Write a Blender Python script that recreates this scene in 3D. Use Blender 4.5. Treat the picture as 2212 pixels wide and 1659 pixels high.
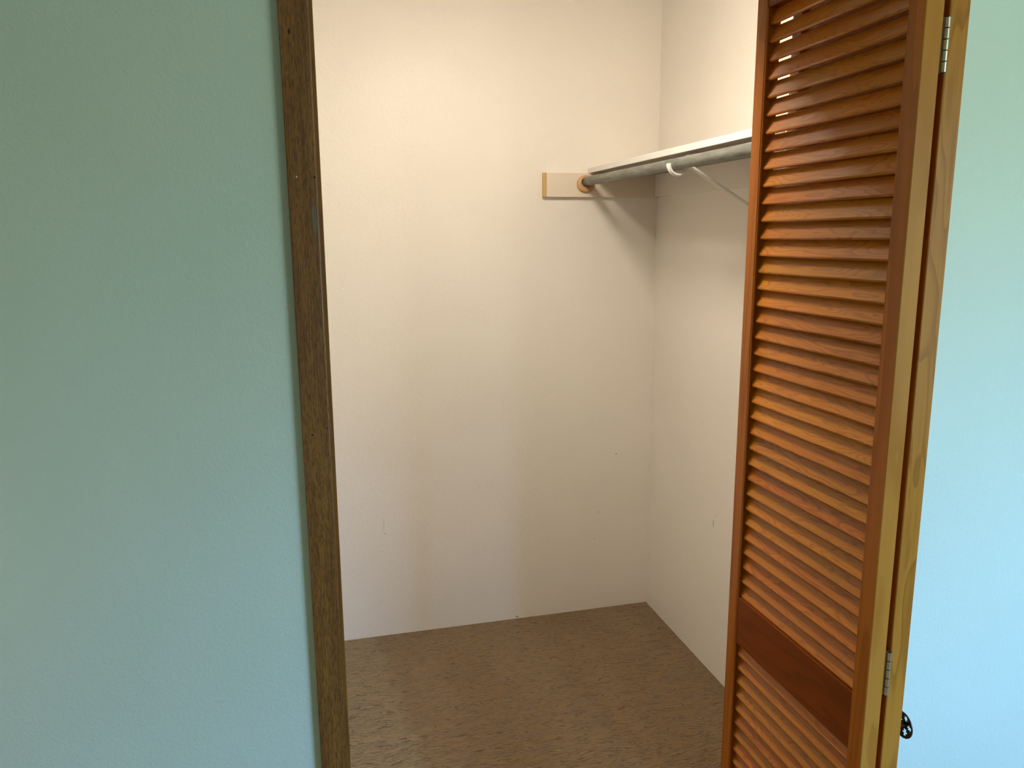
import bpy, bmesh, math, random
from mathutils import Vector, Matrix
random.seed(7)
C = bpy.context.scene.collection
for o in list(bpy.data.objects): bpy.data.objects.remove(o)

# ------------------------------------------------------------------ camera, world, lights, exposure
EYE = 1.565
PITCH, YAW, ROLL, FPX = 0.188778, 0.248522, -0.006391, 1689.76
cp, sp, cy_, sy_ = math.cos(PITCH), math.sin(PITCH), math.cos(YAW), math.sin(YAW)
F = Vector((sy_*cp, cy_*cp, -sp)); R = Vector((cy_, -sy_, 0)); U = R.cross(F)
R2 = R*math.cos(ROLL) + U*math.sin(ROLL); U2 = -R*math.sin(ROLL) + U*math.cos(ROLL)
cd = bpy.data.cameras.new('camera'); cam = bpy.data.objects.new('camera', cd); C.objects.link(cam)
M3 = Matrix((R2, U2, -F)).transposed().to_4x4(); M3.translation = Vector((0, 0, EYE))
cam.matrix_world = M3
cd.sensor_fit = 'HORIZONTAL'; cd.sensor_width = 36; cd.lens = FPX/2212*36; cd.clip_start = 0.02
bpy.context.scene.camera = cam
vs = bpy.context.scene.view_settings
vs.view_transform = 'Standard'; vs.look = 'None'; vs.gamma = 1; vs.use_curve_mapping = False
vs.exposure = 0.0

SKY = (0.40, 0.62, 1.0); GROUND = (0.72, 0.78, 0.64)
SKY_STR, GROUND_STR = 31.0, 10.5
LAMP_W = 71.0; LAMP_COL = (0.975, 0.89, 0.745)
FILL_W = 30.0; FILL_COL = (1.0, 0.76, 0.46)  # strength and colour of the added fill globe

w = bpy.data.worlds.new('sky'); bpy.context.scene.world = w; w.use_nodes = True
nt = w.node_tree; nt.nodes.clear()
tc = nt.nodes.new('ShaderNodeTexCoord'); sx = nt.nodes.new('ShaderNodeSeparateXYZ')
nt.links.new(tc.outputs['Generated'], sx.inputs[0])
rp = nt.nodes.new('ShaderNodeValToRGB'); rp.color_ramp.elements[0].position = 0.52; rp.color_ramp.elements[1].position = 0.64
rp.color_ramp.elements[0].color = tuple(c*GROUND_STR/SKY_STR for c in GROUND)+(1,)
rp.color_ramp.elements[1].color = SKY+(1,)
ma = nt.nodes.new('ShaderNodeMath'); ma.operation = 'MULTIPLY_ADD'; ma.inputs[1].default_value = .5; ma.inputs[2].default_value = .5
nt.links.new(sx.outputs['Z'], ma.inputs[0]); nt.links.new(ma.outputs[0], rp.inputs[0])
bg = nt.nodes.new('ShaderNodeBackground'); bg.inputs['Strength'].default_value = SKY_STR
nt.links.new(rp.outputs[0], bg.inputs['Color'])
wo = nt.nodes.new('ShaderNodeOutputWorld'); nt.links.new(bg.outputs[0], wo.inputs[0])

# room measures (metres); the camera stands at x=0, y=0
WY0, WY1 = 1.440, 1.560          # partition between bedroom and closet
BY = 2.9104                      # closet back wall
RX = 1.330                       # closet right wall
CLX = -0.60                      # closet left wall
RMX0, RMX1, RMY = -2.3, 3.1, -0.85
CEIL = 2.44
OX0, OX1, OZ = 0.0065, 1.025, 2.07   # rough opening
WIN = (1.32, 2.62, 0.75, 2.10)   # window in the bedroom wall behind the camera

pl = bpy.data.lights.new('window_portal', 'AREA'); pl.shape = 'RECTANGLE'
pl.size = WIN[1]-WIN[0]; pl.size_y = WIN[3]-WIN[2]; pl.cycles.is_portal = True
po = bpy.data.objects.new('window_portal', pl); C.objects.link(po)
po.location = ((WIN[0]+WIN[1])/2, RMY-.02, (WIN[2]+WIN[3])/2); po.rotation_euler = (math.radians(90), 0, 0)

# ------------------------------------------------------------------ helpers
def obj(name, bm, mats, parent=None, loc=None):
    me = bpy.data.meshes.new(name); bm.normal_update(); bm.to_mesh(me); bm.free()
    for m in (mats if isinstance(mats, (list, tuple)) else [mats]): me.materials.append(m)
    o = bpy.data.objects.new(name, me); C.objects.link(o)
    if loc: o.location = loc
    if parent: o.parent = parent
    return o
def tag(o, label=None, cat=None, group=None, kind=None):
    if label: o['label'] = label
    if cat: o['category'] = cat
    if group: o['group'] = group
    if kind: o['kind'] = kind
    return o
def empty(name, loc):
    o = bpy.data.objects.new(name, None); C.objects.link(o); o.location = loc; o.empty_display_size = .1
    return o
def box(bm, x0, x1, y0, y1, z0, z1, bev=0, seg=1, mi=0):
    g = bmesh.ops.create_cube(bm, size=1)
    vsx = g['verts']
    for v in vsx:
        v.co = Vector(((x0+x1)/2+v.co.x*(x1-x0), (y0+y1)/2+v.co.y*(y1-y0), (z0+z1)/2+v.co.z*(z1-z0)))
    fs = set(f for v in vsx for f in v.link_faces)
    for f in fs: f.material_index = mi
    if bev:
        es = list(set(e for v in vsx for e in v.link_edges))
        bmesh.ops.bevel(bm, geom=es, offset=bev, segments=seg, profile=.5, affect='EDGES')
    return bm
def B(*a, **k): return box(bmesh.new(), *a, **k)
def prism(bm, prof, y0, y1, smooth=False):           # profile in XZ, extruded along Y
    a = [bm.verts.new((x, y0, z)) for x, z in prof]; b = [bm.verts.new((x, y1, z)) for x, z in prof]
    n = len(prof)
    for i in range(n):
        f = bm.faces.new((a[i], b[i], b[(i+1) % n], a[(i+1) % n])); f.smooth = smooth
    bm.faces.new(a); bm.faces.new(b[::-1])
    bmesh.ops.recalc_face_normals(bm, faces=bm.faces)
    return bm
def cyl(bm, c, axis, r, h, n=24, smooth=True, r2=None):
    """cylinder from c along unit axis ('x','y','z') of length h"""
    g = bmesh.ops.create_cone(bm, cap_ends=True, segments=n, radius1=r, radius2=r if r2 is None else r2, depth=h)
    m = {'x': Matrix.Rotation(math.pi/2, 4, 'Y'), 'y': Matrix.Rotation(-math.pi/2, 4, 'X'), 'z': Matrix.Identity(4)}[axis]
    d = {'x': Vector((1, 0, 0)), 'y': Vector((0, 1, 0)), 'z': Vector((0, 0, 1))}[axis]
    for v in g['verts']: v.co = (m @ v.co) + Vector(c) + d*h/2
    if smooth:
        for f in set(f for v in g['verts'] for f in v.link_faces):
            if len(f.verts) == 4: f.smooth = True
            else:
                for e in f.edges: e.smooth = False
    return bm

# ------------------------------------------------------------------ materials
class NT:
    def __init__(s, name):
        s.m = bpy.data.materials.new(name); s.m.use_nodes = True; s.t = s.m.node_tree; s.t.nodes.clear()
        s.out = s.n('ShaderNodeOutputMaterial'); s.b = s.n('ShaderNodeBsdfPrincipled'); s.l(s.b.outputs[0], s.out.inputs[0])
    def n(s, t, **k):
        x = s.t.nodes.new(t)
        for a, b in k.items(): setattr(x, a, b)
        return x
    def l(s, a, b): s.t.links.new(a, b)
    def val(s, sock, v):
        if isinstance(v, bpy.types.NodeSocket): s.l(v, sock)
        else: sock.default_value = v
    def math(s, op, a, b=0.0, c=0.0, clamp=False):
        x = s.n('ShaderNodeMath', operation=op, use_clamp=clamp)
        for i, v in enumerate((a, b, c)): s.val(x.inputs[i], v)
        return x.outputs[0]
    def mix(s, f, a, b, blend='MIX'):
        x = s.n('ShaderNodeMix', data_type='RGBA', blend_type=blend)
        s.val(x.inputs['Factor'], f)
        for i, v in ((6, a), (7, b)):
            s.val(x.inputs[i], v if isinstance(v, bpy.types.NodeSocket) else tuple(v)[:3]+(1,))
        return x.outputs[2]
    def ramp(s, f, stops, interp='LINEAR'):
        x = s.n('ShaderNodeValToRGB'); cr = x.color_ramp; cr.interpolation = interp
        while len(cr.elements) < len(stops): cr.elements.new(.5)
        for e, (p, c) in zip(cr.elements, stops):
            e.position = p; e.color = (tuple(c)+(1,)) if hasattr(c, '__len__') else (c, c, c, 1)
        s.l(f, x.inputs[0]); return x.outputs[0]
    def noise(s, vec, scale, detail=2, rough=.5, dist=0):
        x = s.n('ShaderNodeTexNoise'); s.l(vec, x.inputs['Vector'])
        x.inputs['Scale'].default_value = scale; x.inputs['Detail'].default_value = detail
        x.inputs['Roughness'].default_value = rough; x.inputs['Distortion'].default_value = dist
        return x.outputs['Fac']
    def pos(s): return s.n('ShaderNodeNewGeometry').outputs['Position']
    def obj(s): return s.n('ShaderNodeTexCoord').outputs['Object']
    def scale(s, vec, sc, loc=(0, 0, 0)):
        x = s.n('ShaderNodeMapping'); s.l(vec, x.inputs['Vector']); x.inputs['Scale'].default_value = sc
        x.inputs['Location'].default_value = loc; return x.outputs[0]
    def add(s, a, b):
        x = s.n('ShaderNodeVectorMath', operation='ADD'); s.l(a, x.inputs[0]); s.val(x.inputs[1], b); return x.outputs[0]
    def bump(s, h, strength, dist, normal=None):
        x = s.n('ShaderNodeBump'); s.l(h, x.inputs['Height']); x.inputs['Strength'].default_value = strength
        x.inputs['Distance'].default_value = dist
        if normal: s.l(normal, x.inputs['Normal'])
        return x.outputs[0]
    def set(s, **k):
        for a, v in k.items(): s.val(s.b.inputs[a.replace('_', ' ')], v)
        return s
def lin(r, g, b):
    f = lambda c: c/255/12.92 if c/255 <= .04045 else ((c/255+.055)/1.055)**2.4
    return (f(r), f(g), f(b))

def paint(name, col, bumpd=.0009, rough=.42, marks=(), scale=95, spec=.5):
    s = NT(name); p = s.pos()
    n1 = s.noise(p, scale, 3, .55); n2 = s.noise(p, scale*.35, 2, .5); n3 = s.noise(p, scale*2.0, 2, .5)
    h = s.math('ADD', s.math('MULTIPLY', s.ramp(n1, [(.40, 0), (.62, 1)]), .75), s.math('MULTIPLY', s.ramp(n3, [(.54, 0), (.68, 1)]), .55))
    h = s.math('ADD', h, s.math('MULTIPLY', n2, .8))
    big = s.noise(p, 1.7, 2, .5)
    c = s.mix(s.ramp(big, [(.35, 0), (.65, 1)]), tuple(x*.97 for x in col), tuple(min(1, x*1.02) for x in col))
    sep = s.n('ShaderNodeSeparateXYZ'); s.l(p, sep.inputs[0])
    wob = s.math('MULTIPLY', s.math('SUBTRACT', s.noise(p, 220, 2), .5), .9)
    for (ax, u, v, ru, rv, mc, st) in marks:        # small scuffs: centre, radii, colour, strength
        du = s.math('DIVIDE', s.math('SUBTRACT', sep.outputs[ax], u), ru)
        dv = s.math('DIVIDE', s.math('SUBTRACT', sep.outputs['Z'], v), rv)
        r = s.math('ADD', s.math('MULTIPLY', du, du), s.math('MULTIPLY', dv, dv))
        f = s.math('MULTIPLY', s.math('SUBTRACT', 1.25, s.math('ADD', r, wob), clamp=True), st, clamp=True)
        c = s.mix(f, c, mc)
    s.set(Base_Color=c, Roughness=rough, Specular_IOR_Level=spec, Normal=s.bump(h, 1.0, bumpd))
    return s.m

CREAM = (0.87, 0.81, 0.735); DK = (.20, .16, .13)
M_cream = paint('cream closet paint', CREAM, .00034, .34, scale=105, spec=.26, marks=[
    ('X', 1.1794, .6756, .004, .0022, DK, .8), ('X', .6034, .5847, .003, .0016, DK, .6), ('X', .6297, .5843, .002, .0016, DK, .5),
    ('X', .6561, .5859, .0025, .0016, DK, .5), ('X', 1.1063, .4301, .002, .005, DK, .6), ('X', 1.0896, .3138, .002, .003, DK, .5),
    ('X', .2225, .465, .0013, .036, DK, .32), ('X', .2266, .4271, .003, .003, DK, .5), ('X', .754, .008, .006, .004, DK, .8),
    ('X', .1112, 1.3756, .004, .004, (.95, .95, .93), .8)])
M_cream_side = paint('cream closet paint side', CREAM, .00022, .42, scale=105, marks=[
    ('Y', 2.364, .5602, .004, .016, DK, .5), ('Y', 2.35, .592, .004, .005, DK, .3), ('Y', 2.4742, .9006, .002, .005, DK, .35), ('Y', 2.6088, .556, .003, .008, DK, .2)])
M_blue = paint('blue green bedroom paint', (0.46, 0.60, 0.545), .00029, .31, scale=120)
M_white = paint('white ceiling paint', (.78, .77, .74), .0006, .6)
M_shelf = paint('white shelf paint', (.82, .79, .74), .00008, .4)
def simple(name, col, rough=.5, metal=0, **k):
    s = NT(name); s.set(Base_Color=tuple(col)+(1,), Roughness=rough, Metallic=metal, **k); return s.m
M_bracket = simple('white enamel', (.85, .84, .80), .28)
M_black = simple('black iron', (.012, .012, .013), .45)

def wood(name, c0, c1, c2, axis='Y', ring=9.0, across=22.0, along=1.6, rough=.35, spread=.0, fine=.25, coat=.0, bumpd=.00012, spec=.5):
    """contour-line grain: c0 light earlywood, c1 mid, c2 dark latewood; axis = grain direction"""
    s = NT(name); o = s.obj(); info = s.n('ShaderNodeObjectInfo')
    rnd = info.outputs['Random']
    comb = s.n('ShaderNodeCombineXYZ')
    for i, k in enumerate((37.1, 91.7, 53.3)): s.l(s.math('MULTIPLY', rnd, k), comb.inputs[i])
    sc = {'X': (along, across, across), 'Y': (across, along, across), 'Z': (across, across, along)}[axis]
    v = s.add(s.scale(o, sc), comb.outputs[0])
    n = s.noise(v, 1.0, 2.2, .45, .25)
    bands = s.math('FRACT', s.math('MULTIPLY', n, ring))
    lines = s.ramp(bands, [(0, .1), (.50, .25), (.80, .85), (.93, 1), (1, .1)])
    fsc = {'X': (6, 420, 420), 'Y': (420, 6, 420), 'Z': (420, 420, 6)}[axis]
    fn = s.noise(s.add(s.scale(o, fsc), comb.outputs[0]), 1.0, 3, .6)
    blot = s.noise(s.add(s.scale(o, tuple(q*.25 for q in sc)), comb.outputs[0]), 1.0, 2, .5)
    c = s.mix(s.ramp(blot, [(.3, 0), (.7, 1)]), c0, c1)
    c = s.mix(s.math('MULTIPLY', lines, s.math('ADD', .28, s.math('MULTIPLY', blot, .7))), c, c2)
    c = s.mix(s.math('MULTIPLY', s.ramp(fn, [(.35, 1), (.6, 0)]), fine), c, c2)
    hv = s.n('ShaderNodeHueSaturation'); s.l(c, hv.inputs['Color'])
    s.l(s.math('ADD', 1-spread/2, s.math('MULTIPLY', rnd, spread)), hv.inputs['Value'])
    s.l(s.math('ADD', .5-.006*(spread > 0), s.math('MULTIPLY', s.math('FRACT', s.math('MULTIPLY', rnd, 17.3)), .012*(spread > 0))), hv.inputs['Hue'])
    h = s.math('ADD', s.math('MULTIPLY', lines, -.6), s.math('MULTIPLY', fn, .5))
    s.set(Base_Color=hv.outputs[0], Roughness=rough, Specular_IOR_Level=spec, Coat_Weight=coat, Coat_Roughness=.25, Normal=s.bump(h, 1.0, bumpd))
    return s.m
M_slat = wood('stained cedar slat', (.60, .205, .009), (.49, .150, .006), (.27, .068, .003), 'Y', ring=20, across=26, along=3.0, spread=.24, rough=.38)
M_stile = wood('stained stile', (.46, .145, .008), (.37, .105, .005), (.24, .058, .003), 'Z', spec=.25, ring=5, across=20, along=1.2, rough=.36)
M_rail = wood('stained rail', (.24, .054, .002), (.20, .042, .002), (.15, .030, .001), 'Y', spec=.15, ring=5, across=14, along=2.2, rough=.36)
M_edge = wood('pale leaf edge', (.355, .172, .030), (.31, .142, .022), (.23, .088, .010), 'Z', spec=.1, ring=3, across=16, along=3, rough=.33, fine=.2)
M_edge2 = wood('grained leaf edge', (.38, .190, .030), (.31, .140, .020), (.18, .070, .008), 'Z', spec=.1, ring=9, across=20, along=3.0, rough=.33)

def luan(name):
    s = NT(name); p = s.pos()
    n = s.noise(s.scale(p, (620, 620, 75)), 1, 2, .6); blot = s.noise(s.scale(p, (40, 40, 3.2)), 1, 3, .5)
    str_ = s.noise(s.scale(p, (260, 260, 6)), 1, 2, .5)
    c = s.mix(s.ramp(blot, [(.35, 0), (.65, 1)]), (.205, .094, .017), (.145, .062, .011))
    c = s.mix(s.math('MULTIPLY', s.ramp(n, [(.48, 0), (.62, 1)]), .66), c, (.035, .014, .005))
    c = s.mix(s.math('MULTIPLY', s.ramp(str_, [(.45, 0), (.65, 1)]), .35), c, (.05, .02, .006))
    sep = s.n('ShaderNodeSeparateXYZ'); s.l(p, sep.inputs[0])
    for u, v, ru, rv, col, st in ((.0112, 1.592, .0038, .026, (.10, .115, .085), .7),
                                  (-.0144, 1.8953, .0018, .0042, (.008, .006, .004), 1), (-.0149, 1.6637, .0016, .0018, (.5, .42, .25), .8),
                                  (.0145, 1.6632, .0024, .0022, (.006, .005, .004), 1), (-.0025, 1.706, .0011, .0011, (.01, .008, .005), 1),
                                  (-.0127, 1.2108, .002, .0022, (.008, .006, .004), 1), (.0135, 1.2217, .0020, .0018, (.02, .015, .01), .9)):
        du = s.math('DIVIDE', s.math('SUBTRACT', sep.outputs['X'], u), ru); dv = s.math('DIVIDE', s.math('SUBTRACT', sep.outputs['Z'], v), rv)
        r = s.math('ADD', s.math('MULTIPLY', du, du), s.math('MULTIPLY', dv, dv))
        c = s.mix(s.math('MULTIPLY', s.math('MULTIPLY', s.math('SUBTRACT', 1.2, r), 4, clamp=True), st), c, col)
    s.set(Base_Color=c, Roughness=.40, Normal=s.bump(s.math('ADD', n, str_), 1, .0003))
    return s.m
M_casing = luan('dark stained flecked wood')
M_jamb = wood('jamb wood', (.24, .105, .012), (.18, .075, .008), (.11, .045, .005), 'Z', rough=.4)
M_bare = wood('bare pine', (.62, .44, .20), (.55, .37, .16), (.45, .28, .11), 'Z', ring=3, rough=.5)
M_ring = wood('turned birch', (.66, .38, .18), (.58, .32, .14), (.45, .22, .09), 'Z', ring=3, rough=.35)

s = NT('galvanised pipe'); o_ = s.obj()
n = s.noise(s.scale(o_, (60, 14, 60)), 1, 3, .6); n2 = s.noise(o_, 260, 2, .6); n3 = s.noise(s.scale(o_, (60, 9, 60)), 1, 3, .6)
c = s.mix(s.ramp(n, [(.35, 0), (.65, 1)]), (.165, .17, .145), (.26, .26, .225))
c = s.mix(s.math('MULTIPLY', s.ramp(n3, [(.5, 0), (.68, 1)]), .6), c, (.12, .13, .11))
c = s.mix(s.math('MULTIPLY', s.ramp(n2, [(.6, 0), (.72, 1)]), .6), c, (.42, .41, .36))
s.set(Base_Color=c, Roughness=s.ramp(n2, [(.3, .42), (.7, .62)]), Metallic=.35, Normal=s.bump(n2, 1, .0003)); M_pipe = s.m
s = NT('brushed nickel'); n = s.noise(s.scale(s.obj(), (900, 900, 30)), 1, 2)
s.set(Base_Color=(.62, .58, .48, 1), Metallic=1.0, Roughness=s.ramp(n, [(.3, .25), (.7, .4)])); M_nickel = s.m

s = NT('brown carpet'); p = s.pos()
wv = s.noise(p, 14, 2, .5)
vw = s.n('ShaderNodeCombineXYZ'); s.l(s.math('MULTIPLY', wv, .010), vw.inputs[1])
ps = s.add(s.n('ShaderNodeVectorRotate', rotation_type='Z_AXIS').outputs[0], vw.outputs[0]); rot = ps.node.inputs[0].links[0].from_node
s.l(p, rot.inputs['Vector']); rot.inputs['Angle'].default_value = math.radians(0.5)
sy = s.n('ShaderNodeSeparateXYZ'); s.l(ps, sy.inputs[0])
ph = s.math('ADD', s.math('MULTIPLY', sy.outputs['Y'], 98.0), s.math('MULTIPLY', s.noise(s.scale(ps, (11, 30, 1)), 1, 3, .55), 6.0))
brk = s.noise(s.scale(p, (26, 40, 1)), 1, 2, .5)
tuft = s.noise(p, 420, 2, .6)
cont = s.math('ABSOLUTE', s.math('SUBTRACT', s.math('FRACT', ph), .5))
groove = s.math('MULTIPLY', s.ramp(cont, [(.05, 1), (.27, 0)]), s.ramp(brk, [(.34, .25), (.54, 1)]))
sep = s.n('ShaderNodeSeparateXYZ'); s.l(p, sep.inputs[0])
# pile laid two ways by the vacuum cleaner
e1 = s.math('ADD', s.math('SUBTRACT', sep.outputs['X'], .268), s.math('MULTIPLY', s.math('SUBTRACT', sep.outputs['Y'], 2.0), .10))
e1 = s.math('ADD', e1, s.math('MULTIPLY', s.math('SUBTRACT', s.noise(p, 9, 2), .5), .06))
lay = s.math('MULTIPLY', e1, -22, .5, clamp=True)
lay = s.n('ShaderNodeMath', operation='MULTIPLY_ADD', use_clamp=True); s.l(e1, lay.inputs[0]); lay.inputs[1].default_value = -30; lay.inputs[2].default_value = .5
big = s.ramp(s.noise(s.scale(p, (5, 1.6, 1)), 1, 2, .5), [(.42, 0), (.58, 1)])
c = s.mix(big, (.235, .140, .055), (.265, .163, .068))
c = s.mix(lay.outputs[0], c, (.300, .210, .105))
c = s.mix(s.math('MULTIPLY', groove, .85), c, (.09, .05, .02))
c = s.mix(s.math('MULTIPLY', s.ramp(tuft, [(.3, 1), (.65, 0)]), .35), c, (.15, .095, .055))
h = s.math('ADD', s.math('MULTIPLY', groove, -1.0), s.math('MULTIPLY', tuft, .5))
s.set(Base_Color=c, Roughness=.95, Specular_IOR_Level=.1, Sheen_Weight=.25, Normal=s.bump(h, 1, .0026)); M_carpet = s.m

# ------------------------------------------------------------------ the setting
def struct(name, bm, m, label, cat, parent=None):
    o = obj(name, bm, m, parent); tag(o, label, cat, kind='structure'); return o
struct('floor', B(RMX0-.1, RMX1+.1, RMY-.1, BY+.1, -.1, 0), M_carpet, 'brown ribbed cut-pile carpet covering closet and bedroom floor', 'floor')
bm = bmesh.new()
box(bm, RMX0-.1, RMX1+.1, RMY-.1, WY1-.03, CEIL, CEIL+.1); box(bm, CLX-.1, RX+.1, WY1-.03, BY+.1, CEIL, CEIL+.1)
struct('ceiling', bm, M_white, 'white painted ceiling above bedroom and closet', 'ceiling')
struct('wall_back', B(CLX-.1, RX+.1, BY, BY+.1, 0, CEIL), M_cream, 'large cream textured closet wall facing the opening', 'wall')
struct('wall_right', B(RX, RX+.1, WY1, BY, 0, CEIL), M_cream_side, 'cream closet side wall behind shelf and louvred door', 'wall')
struct('wall_left', B(CLX-.1, CLX, WY1, BY, 0, CEIL), M_cream_side, 'cream closet side wall left of the opening', 'wall')
bm = bmesh.new()
for x0, x1, z0, z1 in ((RMX0, OX0, 0, CEIL), (OX1, RMX1, 0, CEIL), (OX0, OX1, OZ, CEIL)):
    box(bm, x0, x1, WY0, WY1-.02, z0, z1, mi=0)
    box(bm, x0, x1, WY1-.02, WY1, z0, z1, mi=1)
struct('wall_front', bm, [M_blue, M_cream], 'blue-green textured bedroom wall either side of the closet opening', 'wall')
struct('wall_bedroom_left', B(RMX0-.1, RMX0, RMY, WY0, 0, CEIL), M_blue, 'blue-green bedroom wall far left behind the viewer', 'wall')
struct('wall_bedroom_right', B(RMX1, RMX1+.1, RMY, WY0, 0, CEIL), M_blue, 'blue-green bedroom wall far right of the closet door', 'wall')
bm = bmesh.new()
for x0, x1, z0, z1 in ((RMX0, WIN[0], 0, CEIL), (WIN[1], RMX1, 0, CEIL), (WIN[0], WIN[1], 0, WIN[2]), (WIN[0], WIN[1], WIN[3], CEIL)):
    box(bm, x0, x1, RMY-.12, RMY, z0, z1)
struct('wall_bedroom_back', bm, M_blue, 'blue-green bedroom wall with the window behind the viewer', 'wall')
wf = bmesh.new(); t = .04
for x0, x1, z0, z1 in ((WIN[0], WIN[0]+t, WIN[2], WIN[3]), (WIN[1]-t, WIN[1], WIN[2], WIN[3]), (WIN[0]+t, WIN[1]-t, WIN[2], WIN[2]+t), (WIN[0]+t, WIN[1]-t, WIN[3]-t, WIN[3]),
                       ((WIN[0]+WIN[1])/2-.02, (WIN[0]+WIN[1])/2+.02, WIN[2]+t, WIN[3]-t)):
    box(wf, x0, x1, RMY-.09, RMY-.04, z0, z1, .003)
struct('window_1', wf, M_shelf, 'white bedroom window frame behind the viewer', 'window')

# jamb boards and casing
def trim(name, bm, m, label): return struct(name, bm, m, label, 'trim')
c_ = B(-.0308, .0188, WY0-.020, WY0-.001, 0, 2.085, .0028, 3)
trim('trim_1', c_, M_casing, 'dark stained flecked wooden casing on the left of closet opening')
trim('trim_2', B(OX0, .0256, WY0-.0015, WY1, 0, 2.051, .001), M_jamb, 'dark wooden jamb edge along the left casing')
trim('trim_3', B(1.0135, 1.063, WY0-.020, WY0-.001, 0, 2.085, .0028, 3), M_casing, 'dark wooden casing hidden behind the folded louvred door')
trim('trim_4', B(1.006, OX1, WY0-.0015, WY1, 0, 2.051, .001), M_cream_side, 'painted jamb board behind the folded door')
trim('trim_5', B(.019, 1.0133, WY0-.020, WY0-.001, 2.058, 2.085, .0028, 3), M_casing, 'dark wooden head casing above the closet opening')
trim('trim_6', B(OX0, OX1, WY0-.0015, WY1, 2.0515, OZ), M_jamb, 'dark wooden head jamb above the closet opening')

# ------------------------------------------------------------------ bifold louvred door, two leaves folded flat against each other
door = empty('door_1', (.90, 1.20, 0))
tag(door, 'folded orange stained louvred bifold door at the right of opening', 'door', kind='structure')
P0 = Vector((.90, 1.20, 0))
def dpart(name, bm, m, parent=door, loc=None):
    bmesh.ops.translate(bm, verts=bm.verts, vec=-P0 if parent is door else Vector((0, 0, 0)))
    o = obj(name, bm, m, parent)
    return o
SW = .0335                                    # stile width
PITCH_S, TIP0, NUP = .03330, 1.9530, 36       # slat spacing, first tip
RT, RB = .7868, .6780                         # mid rail top and bottom
SLAT_W, SLAT_T, ANG = .0376, .0062, math.radians(63)
def slat_profile(sgn):
    pts = []; d = Vector((math.cos(ANG), math.sin(ANG))); nrm = Vector((math.sin(ANG), -math.cos(ANG)))
    hw, ht = SLAT_W/2, SLAT_T/2; r = ht
    def arc(cx, a0, a1, k=3):
        for i in range(k+1):
            a = a0+(a1-a0)*i/k; pts.append((cx+r*math.cos(a), r*math.sin(a)))
    arc(hw-r, -math.pi/2, math.pi/2); arc(-hw+r, math.pi/2, 3*math.pi/2)
    out = []
    for u, v in pts:
        q = d*u - nrm*v; out.append((sgn*q.x, q.y))
    return out
def leaf(xf, xb, y0, y1, edge_mat, hinge_left):
    """xf = face seen from the bedroom side of the fold, xb = back face"""
    sgn = 1 if xb > xf else -1
    a, b = min(xf, xb), max(xf, xb)
    for k, (ya, yb) in enumerate(((y0, y0+SW), (y1-SW, y1))):
        bm = B(a, b, ya, yb, .012, 2.035, .0012)
        if k == 0:
            for f in bm.faces:
                if f.normal.y < -.6: f.material_index = 1
        dpart('stile', bm, [M_stile, edge_mat])
        # thin moulding line along the inside of the stile face
        yy = yb if k == 0 else ya-.0028
        x_ = xf+sgn*.0012
        dpart('stile_bead', B(min(x_, x_+sgn*.004), max(x_, x_+sgn*.004), yy, yy+.0028, .20, 1.984, .0006), M_stile)
    ia, ib = y0+SW, y1-SW
    e = .0018
    for nm, z0, z1 in (('top_rail', 1.984, 2.035), ('lock_rail', RB, RT), ('bottom_rail', .012, .20)):
        dpart(nm, B(a+e+.0005, b-e-.0005, ia+.0001, ib-.0001, z0, z1, .0012), M_rail)
    tips = [TIP0-i*PITCH_S for i in range(NUP)]
    z = RB-.028
    while z > .222: tips.append(z); z -= PITCH_S
    proto = None
    hx = SLAT_W/2*math.cos(ANG); hz = SLAT_W/2*math.sin(ANG)
    yc = (ia+ib)/2; hl = (ib-ia)/2-.0005
    for i, tz in enumerate(tips):
        if proto is None:
            bm = bmesh.new(); prism(bm, slat_profile(sgn), -hl, hl)
            for f in bm.faces:
                if len(f.verts) == 4 and f.calc_area() < .0014: f.smooth = True
            proto = obj('slat', bm, M_slat, door); o = proto
        else:
            o = proto.copy(); C.objects.link(o)
        xc = xf + sgn*(.0082+hx)
        o.location = Vector((xc, yc, tz+hz-.001)) - P0
        o.rotation_euler = (random.uniform(-.002, .002), random.uniform(-.018, .018), 0)
leaf(.8630, .8945, 1.005, 1.452, M_edge, True)
first = set(door.children)
leaf(.9370, .9040, 1.005, 1.438, M_edge2, False)
# the outer leaf is not folded quite shut: turned 3.6 degrees about its hinge edge
bpy.context.view_layer.update()
piv = Vector((.904, 1.005, 0))-P0
TURN = Matrix.Translation(piv) @ Matrix.Rotation(math.radians(-3.6), 4, 'Z') @ Matrix.Translation(-piv)
for o in door.children:
    if o not in first: o.matrix_basis = TURN @ o.matrix_basis
# hinges in the gap
for z0, z1 in ((1.7905, 1.8665), (.8000, .8785)):
    hg = dpart('hinge', B(.8958, .9032, 1.0068, 1.030, z0, z1), M_nickel)
    tag(hg, 'silver five-knuckle hinge')
    n = 5; L_ = (z1-z0)/n
    for k in range(n):
        bm = cyl(bmesh.new(), (.9005, 1.0035, z0+k*L_+.0009), 'z', .0036, L_-.0018, 24)
        bmesh.ops.translate(bm, verts=bm.verts, vec=-P0)
        kn = obj('hinge_knuckle', bm, M_nickel, hg)
    bm = cyl(bmesh.new(), (.9005, 1.0035, z0-.0006), 'z', .0024, z1-z0+.0012, 16)
    bmesh.ops.translate(bm, verts=bm.verts, vec=-P0); obj('hinge_pin', bm, M_black, hg)

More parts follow.
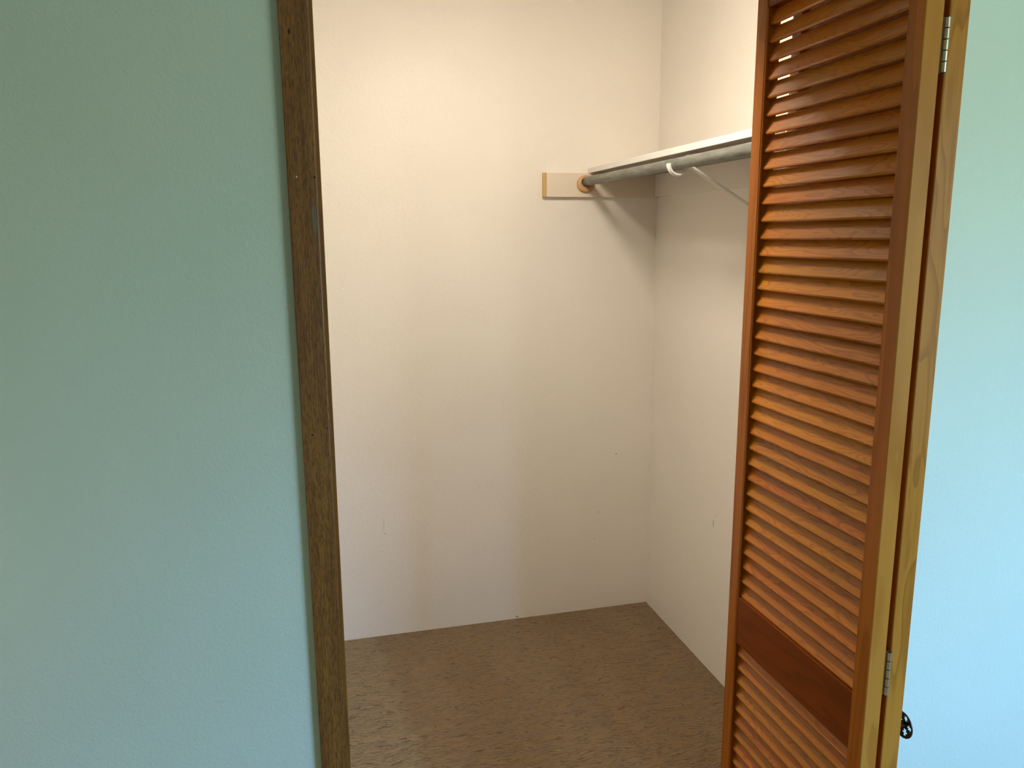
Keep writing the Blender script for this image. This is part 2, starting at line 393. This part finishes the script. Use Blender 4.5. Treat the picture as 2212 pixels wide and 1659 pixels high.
# pierced black knob on the outer leaf
def knob():
    KC = Vector((.9370, 1.0315, .7150)); st = .0300
    NA, NR, RR = 120, 16, .0235; TH = .0014
    bm = bmesh.new(); top = {}; bot = {}
    rr = [.0 + RR*(j/NR) for j in range(NR+1)]
    def hole(r, a):
        q = r/RR
        if q < .30 or q > .80: return False
        k = (a*5/(2*math.pi)) % 1.0               # five pierced leaf shapes
        wdt = .36*math.sin(math.pi*min(1, max(0, (q-.27)/.55)))**.6
        return abs(k-.5) < wdt*(.75+.35*math.cos(q*30+a*3))
    def V(d, j, i, off):
        key = (j, i % NA if j else 0)
        if key not in d:
            a = 2*math.pi*i/NA; r = rr[j]; dish = .0035*(1-(r/RR)**2)
            d[key] = bm.verts.new((KC.x+st+dish+off, KC.y+r*math.cos(a), KC.z+r*math.sin(a)))
        return d[key]
    keep = {(j, i): not hole((rr[j]+rr[j+1])/2, 2*math.pi*(i+.5)/NA) for j in range(NR) for i in range(NA)}
    for (j, i), kp in keep.items():
        if not kp: continue
        if j == 0:
            bm.faces.new((V(top, 0, 0, 0), V(top, 1, i, 0), V(top, 1, i+1, 0)))
            bm.faces.new((V(bot, 0, 0, -TH), V(bot, 1, i+1, -TH), V(bot, 1, i, -TH)))
        else:
            bm.faces.new((V(top, j, i, 0), V(top, j+1, i, 0), V(top, j+1, i+1, 0), V(top, j, i+1, 0)))
            bm.faces.new((V(bot, j, i, -TH), V(bot, j, i+1, -TH), V(bot, j+1, i+1, -TH), V(bot, j+1, i, -TH)))
    inv = {v: k for k, v in top.items()}
    for e in [e for e in bm.edges if e.is_boundary and e.verts[0] in inv]:
        a, b = e.verts; bm.faces.new((a, b, bot[inv[b]], bot[inv[a]]))
    bmesh.ops.recalc_face_normals(bm, faces=bm.faces)
    k = dpart('knob', bm, M_black); tag(k, 'black pierced round knob')
    for nm, x0, r, h, r2 in (('knob_stem', .0, .0045, st, .0045), ('knob_rose', .0, .012, .0025, .010)):
        bm = cyl(bmesh.new(), (KC.x+x0, KC.y, KC.z), 'x', r, h, 24, r2=r2)
        bmesh.ops.translate(bm, verts=bm.verts, vec=-P0); obj(nm, bm, M_black, k)
knob()

# ------------------------------------------------------------------ shelf, cleats, rod, bracket
SHX = 1.0415
M_under = paint('shaded shelf underside', (.34, .285, .24), .0001, .7)  # shade beneath the shelf put into the colour, darker than its paint
def top(name, bm, m, label, cat, group=None):
    bm.normal_update()
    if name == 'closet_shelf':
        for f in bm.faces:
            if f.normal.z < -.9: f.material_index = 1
    o = obj(name, bm, m); tag(o, label, cat, group); return o
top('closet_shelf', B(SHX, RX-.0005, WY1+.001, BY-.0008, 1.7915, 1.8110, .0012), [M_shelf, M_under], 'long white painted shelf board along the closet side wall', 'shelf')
# cleat with a bare unpainted end
bm = bmesh.new(); x0, x1, y0, y1, z0, z1 = .8605, RX-.0005, BY-.0195, BY-.0003, 1.7035, 1.7910
ys = [x0, x0+.0125, x1]
def ring_(x): return [bm.verts.new((x, y0, z0)), bm.verts.new((x, y0, z1)), bm.verts.new((x, y1, z1)), bm.verts.new((x, y1, z0))]
rs = [ring_(x) for x in ys]
bm.faces.new(rs[0]).material_index = 1; bm.faces.new(rs[-1][::-1])
for a, (p_, q_) in enumerate(zip(rs, rs[1:])):
    for i in range(4): bm.faces.new((p_[i], p_[(i+1) % 4], q_[(i+1) % 4], q_[i])).material_index = 1 if (a == 0 and i == 0) else 0
bmesh.ops.recalc_face_normals(bm, faces=bm.faces)
M_cleat = paint('cream cleat paint', (.76, .66, .54), .00012, .42)
top('shelf_cleat', bm, [M_cleat, M_bare], 'cream cleat with bare wood end holding the rod on big wall', 'cleat')
top('shelf_cleat', B(RX-.0190, RX-.0004, WY1+.0005, BY-.0200, 1.7060, 1.7910, .001), M_cream_side, 'long cream cleat under the shelf on closet side wall', 'cleat')
top('shelf_cleat', B(.98, RX-.0195, WY1+.0005, WY1+.0190, 1.7035, 1.7910, .001), M_cream_side, 'short cream cleat at the near end of shelf behind the door', 'cleat')
# rod and socket rings
RXC, RZ, RR_ = 1.0290, 1.7600, .0165
def socket(y, sgn, label):
    bm = bmesh.new()
    prof = [(.0300, 0), (.0355, .001), (.0360, .004), (.0340, .009), (.0290, .0125), (.0235, .014), (.0195, .0125), (.0180, .008), (.0180, 0)]
    N = 40; vv = []
    for i in range(N):
        a = 2*math.pi*i/N
        vv.append([bm.verts.new((RXC+r*math.cos(a)-.003, y+sgn*h_, 1.7515+.0325/.036*r*math.sin(a)+(.0 if r > .02 else .006))) for r, h_ in prof])
    for i in range(N):
        p_, q_ = vv[i], vv[(i+1) % N]
        for j in range(len(prof)):
            k = (j+1) % len(prof); f = bm.faces.new((p_[j], q_[j], q_[k], p_[k])); f.smooth = True
    bmesh.ops.recalc_face_normals(bm, faces=bm.faces)
    return top('rod_socket', bm, M_ring, label, 'rod socket')
socket(BY-.0196, -1, 'round turned wooden socket cup holding rod on the cream cleat')
socket(WY1+.0192, 1, 'round wooden socket at the near end of rod behind the door')
rb = cyl(bmesh.new(), (0, 0, 0), 'y', RR_, 1, 40)
for v in rb.verts: v.co = Vector((v.co.x+RXC-.002, WY1+.0210 + v.co.y*(BY-.0215-WY1-.0210), v.co.z+RZ))
top('closet_rod', rb, M_pipe, 'grey galvanised steel closet rod below the white shelf', 'rod')

# bracket: channel-shaped strip swept along paths in the XZ plane at y = BYK
BYK = 2.108
def sweep(path, wd, th, ridge=.0022, name='x', parent=None, closed=False):
    """pressed-steel strip: flat of width wd (along Y), with a raised central rib"""
    bm = bmesh.new(); secs = []
    prof = [(-wd/2, 0), (-wd/2, th), (-wd*.22, th), (-wd*.12, th+ridge), (wd*.12, th+ridge), (wd*.22, th), (wd/2, th), (wd/2, 0)]
    n = len(path)
    for i, p_ in enumerate(path):
        a = Vector(path[max(0, i-1)]); b = Vector(path[min(n-1, i+1)]); t_ = (b-a).normalized(); nn = Vector((t_.y, -t_.x))
        secs.append([bm.verts.new((p_[0]+nn.x*h_, BYK+y_, p_[1]+nn.y*h_)) for y_, h_ in prof])
    for s0, s1 in zip(secs, secs[1:]):
        for j in range(len(prof)):
            k = (j+1) % len(prof); bm.faces.new((s0[j], s1[j], s1[k], s0[k]))
    bm.faces.new(secs[0]); bm.faces.new(secs[-1][::-1])
    bmesh.ops.recalc_face_normals(bm, faces=bm.faces)
    B0 = Vector((RX-.01, BYK, 1.60)); bmesh.ops.translate(bm, verts=bm.verts, vec=-B0)
    return obj(name, bm, M_bracket, parent)
br = empty('shelf_bracket', (RX-.01, BYK, 1.60)); tag(br, 'white pressed-steel bracket with hook cradling the rod under shelf', 'bracket')
hook = []
for k in range(17):                                # front lip, under the rod, up its far side
    a = math.radians(176 + (358-176)*k/16); hook.append((1.0245+.0265*math.cos(a), 1.7580+.0265*math.sin(a)))
hook += [(1.0490, 1.7640), (1.0475, 1.7700), (1.0480, 1.7765), (1.0510, 1.7820), (1.0570, 1.7860), (1.0680, 1.7875)]
sweep(hook, .020, .0045, .0028, 'hook', br)

sweep([(1.069, 1.7878), (1.12, 1.7880), (RX-.022, 1.7880)], .013, .0014, .0016, 'arm', br)
bz0, bz1 = 1.606, 1.7715
sweep([(1.0535, 1.7600), (1.066, 1.7550), (1.20, 1.6800), (RX-.014, bz0+.009), (RX-.003, bz0)], .015, .0060, .0034, 'brace', br)
bm = B(RX-.0023, RX-.0003, BYK-.009, BYK+.009, bz0-.035, 1.700, .0006); bmesh.ops.translate(bm, verts=bm.verts, vec=-Vector((RX-.01, BYK, 1.60)))
pl_ = obj('wall_plate', bm, M_bracket, br)
for z in (bz0-.02, 1.68):
    bm = cyl(bmesh.new(), (RX-.0045, BYK, z), 'x', .004, .002, 12); bmesh.ops.translate(bm, verts=bm.verts, vec=-Vector((RX-.01, BYK, 1.60)))
    obj('screw', bm, M_nickel, pl_)

# ------------------------------------------------------------------ lamps: closet ceiling light, added fill globe in the bedroom
def lamp(x, y, rad, drop, watt, col, label, nm, hang=0):
    base = empty(nm, (x, y, CEIL)); tag(base, label, 'lamp')
    bm = cyl(bmesh.new(), (0, 0, -.018), 'z', rad*.8, .018, 32); obj('base', bm, M_shelf, base)
    if hang: bm = cyl(bmesh.new(), (0, 0, -.02-hang), 'z', rad*.98, hang+.002, 32, r2=rad*.6); obj('holder', bm, M_shelf, base)
    s = NT(nm+' glass'); s.t.nodes.remove(s.b); e = s.n('ShaderNodeEmission'); e.inputs['Color'].default_value = col+(1,)
    e.inputs['Strength'].default_value = watt; s.l(e.outputs[0], s.out.inputs[0])
    bm = bmesh.new(); g = bmesh.ops.create_uvsphere(bm, u_segments=32, v_segments=16, radius=rad)
    bmesh.ops.bisect_plane(bm, geom=bm.verts[:]+bm.edges[:]+bm.faces[:], plane_co=(0, 0, 0), plane_no=(0, 0, 1), clear_outer=True)
    for v in bm.verts: v.co.z = v.co.z*drop/rad - .018 - hang
    for f in bm.faces: f.smooth = True
    obj('shade', bm, s.m, base)
lamp(.487, 1.77, .15, .058, LAMP_W, LAMP_COL, 'small domed ceiling lamp lit inside the closet', 'closet_lamp', .05)
fl = empty('fill_globe', (-1.55, .05, 0)); tag(fl, 'added unseen globe fill light warming the left bedroom wall', 'lamp')  # added out of view to warm the lower left wall
obj('base', cyl(bmesh.new(), (0, 0, 0), 'z', .12, .02, 32), M_black, fl); obj('pole', cyl(bmesh.new(), (0, 0, .02), 'z', .012, .33, 16), M_nickel, fl)
s = NT('globe glass'); s.t.nodes.remove(s.b); e = s.n('ShaderNodeEmission'); e.inputs['Color'].default_value = FILL_COL+(1,); e.inputs['Strength'].default_value = FILL_W
s.l(e.outputs[0], s.out.inputs[0])
bm = bmesh.new(); bmesh.ops.create_uvsphere(bm, u_segments=32, v_segments=16, radius=.12)
for v in bm.verts: v.co.z += .46
for f in bm.faces: f.smooth = True
obj('globe', bm, s.m, fl)
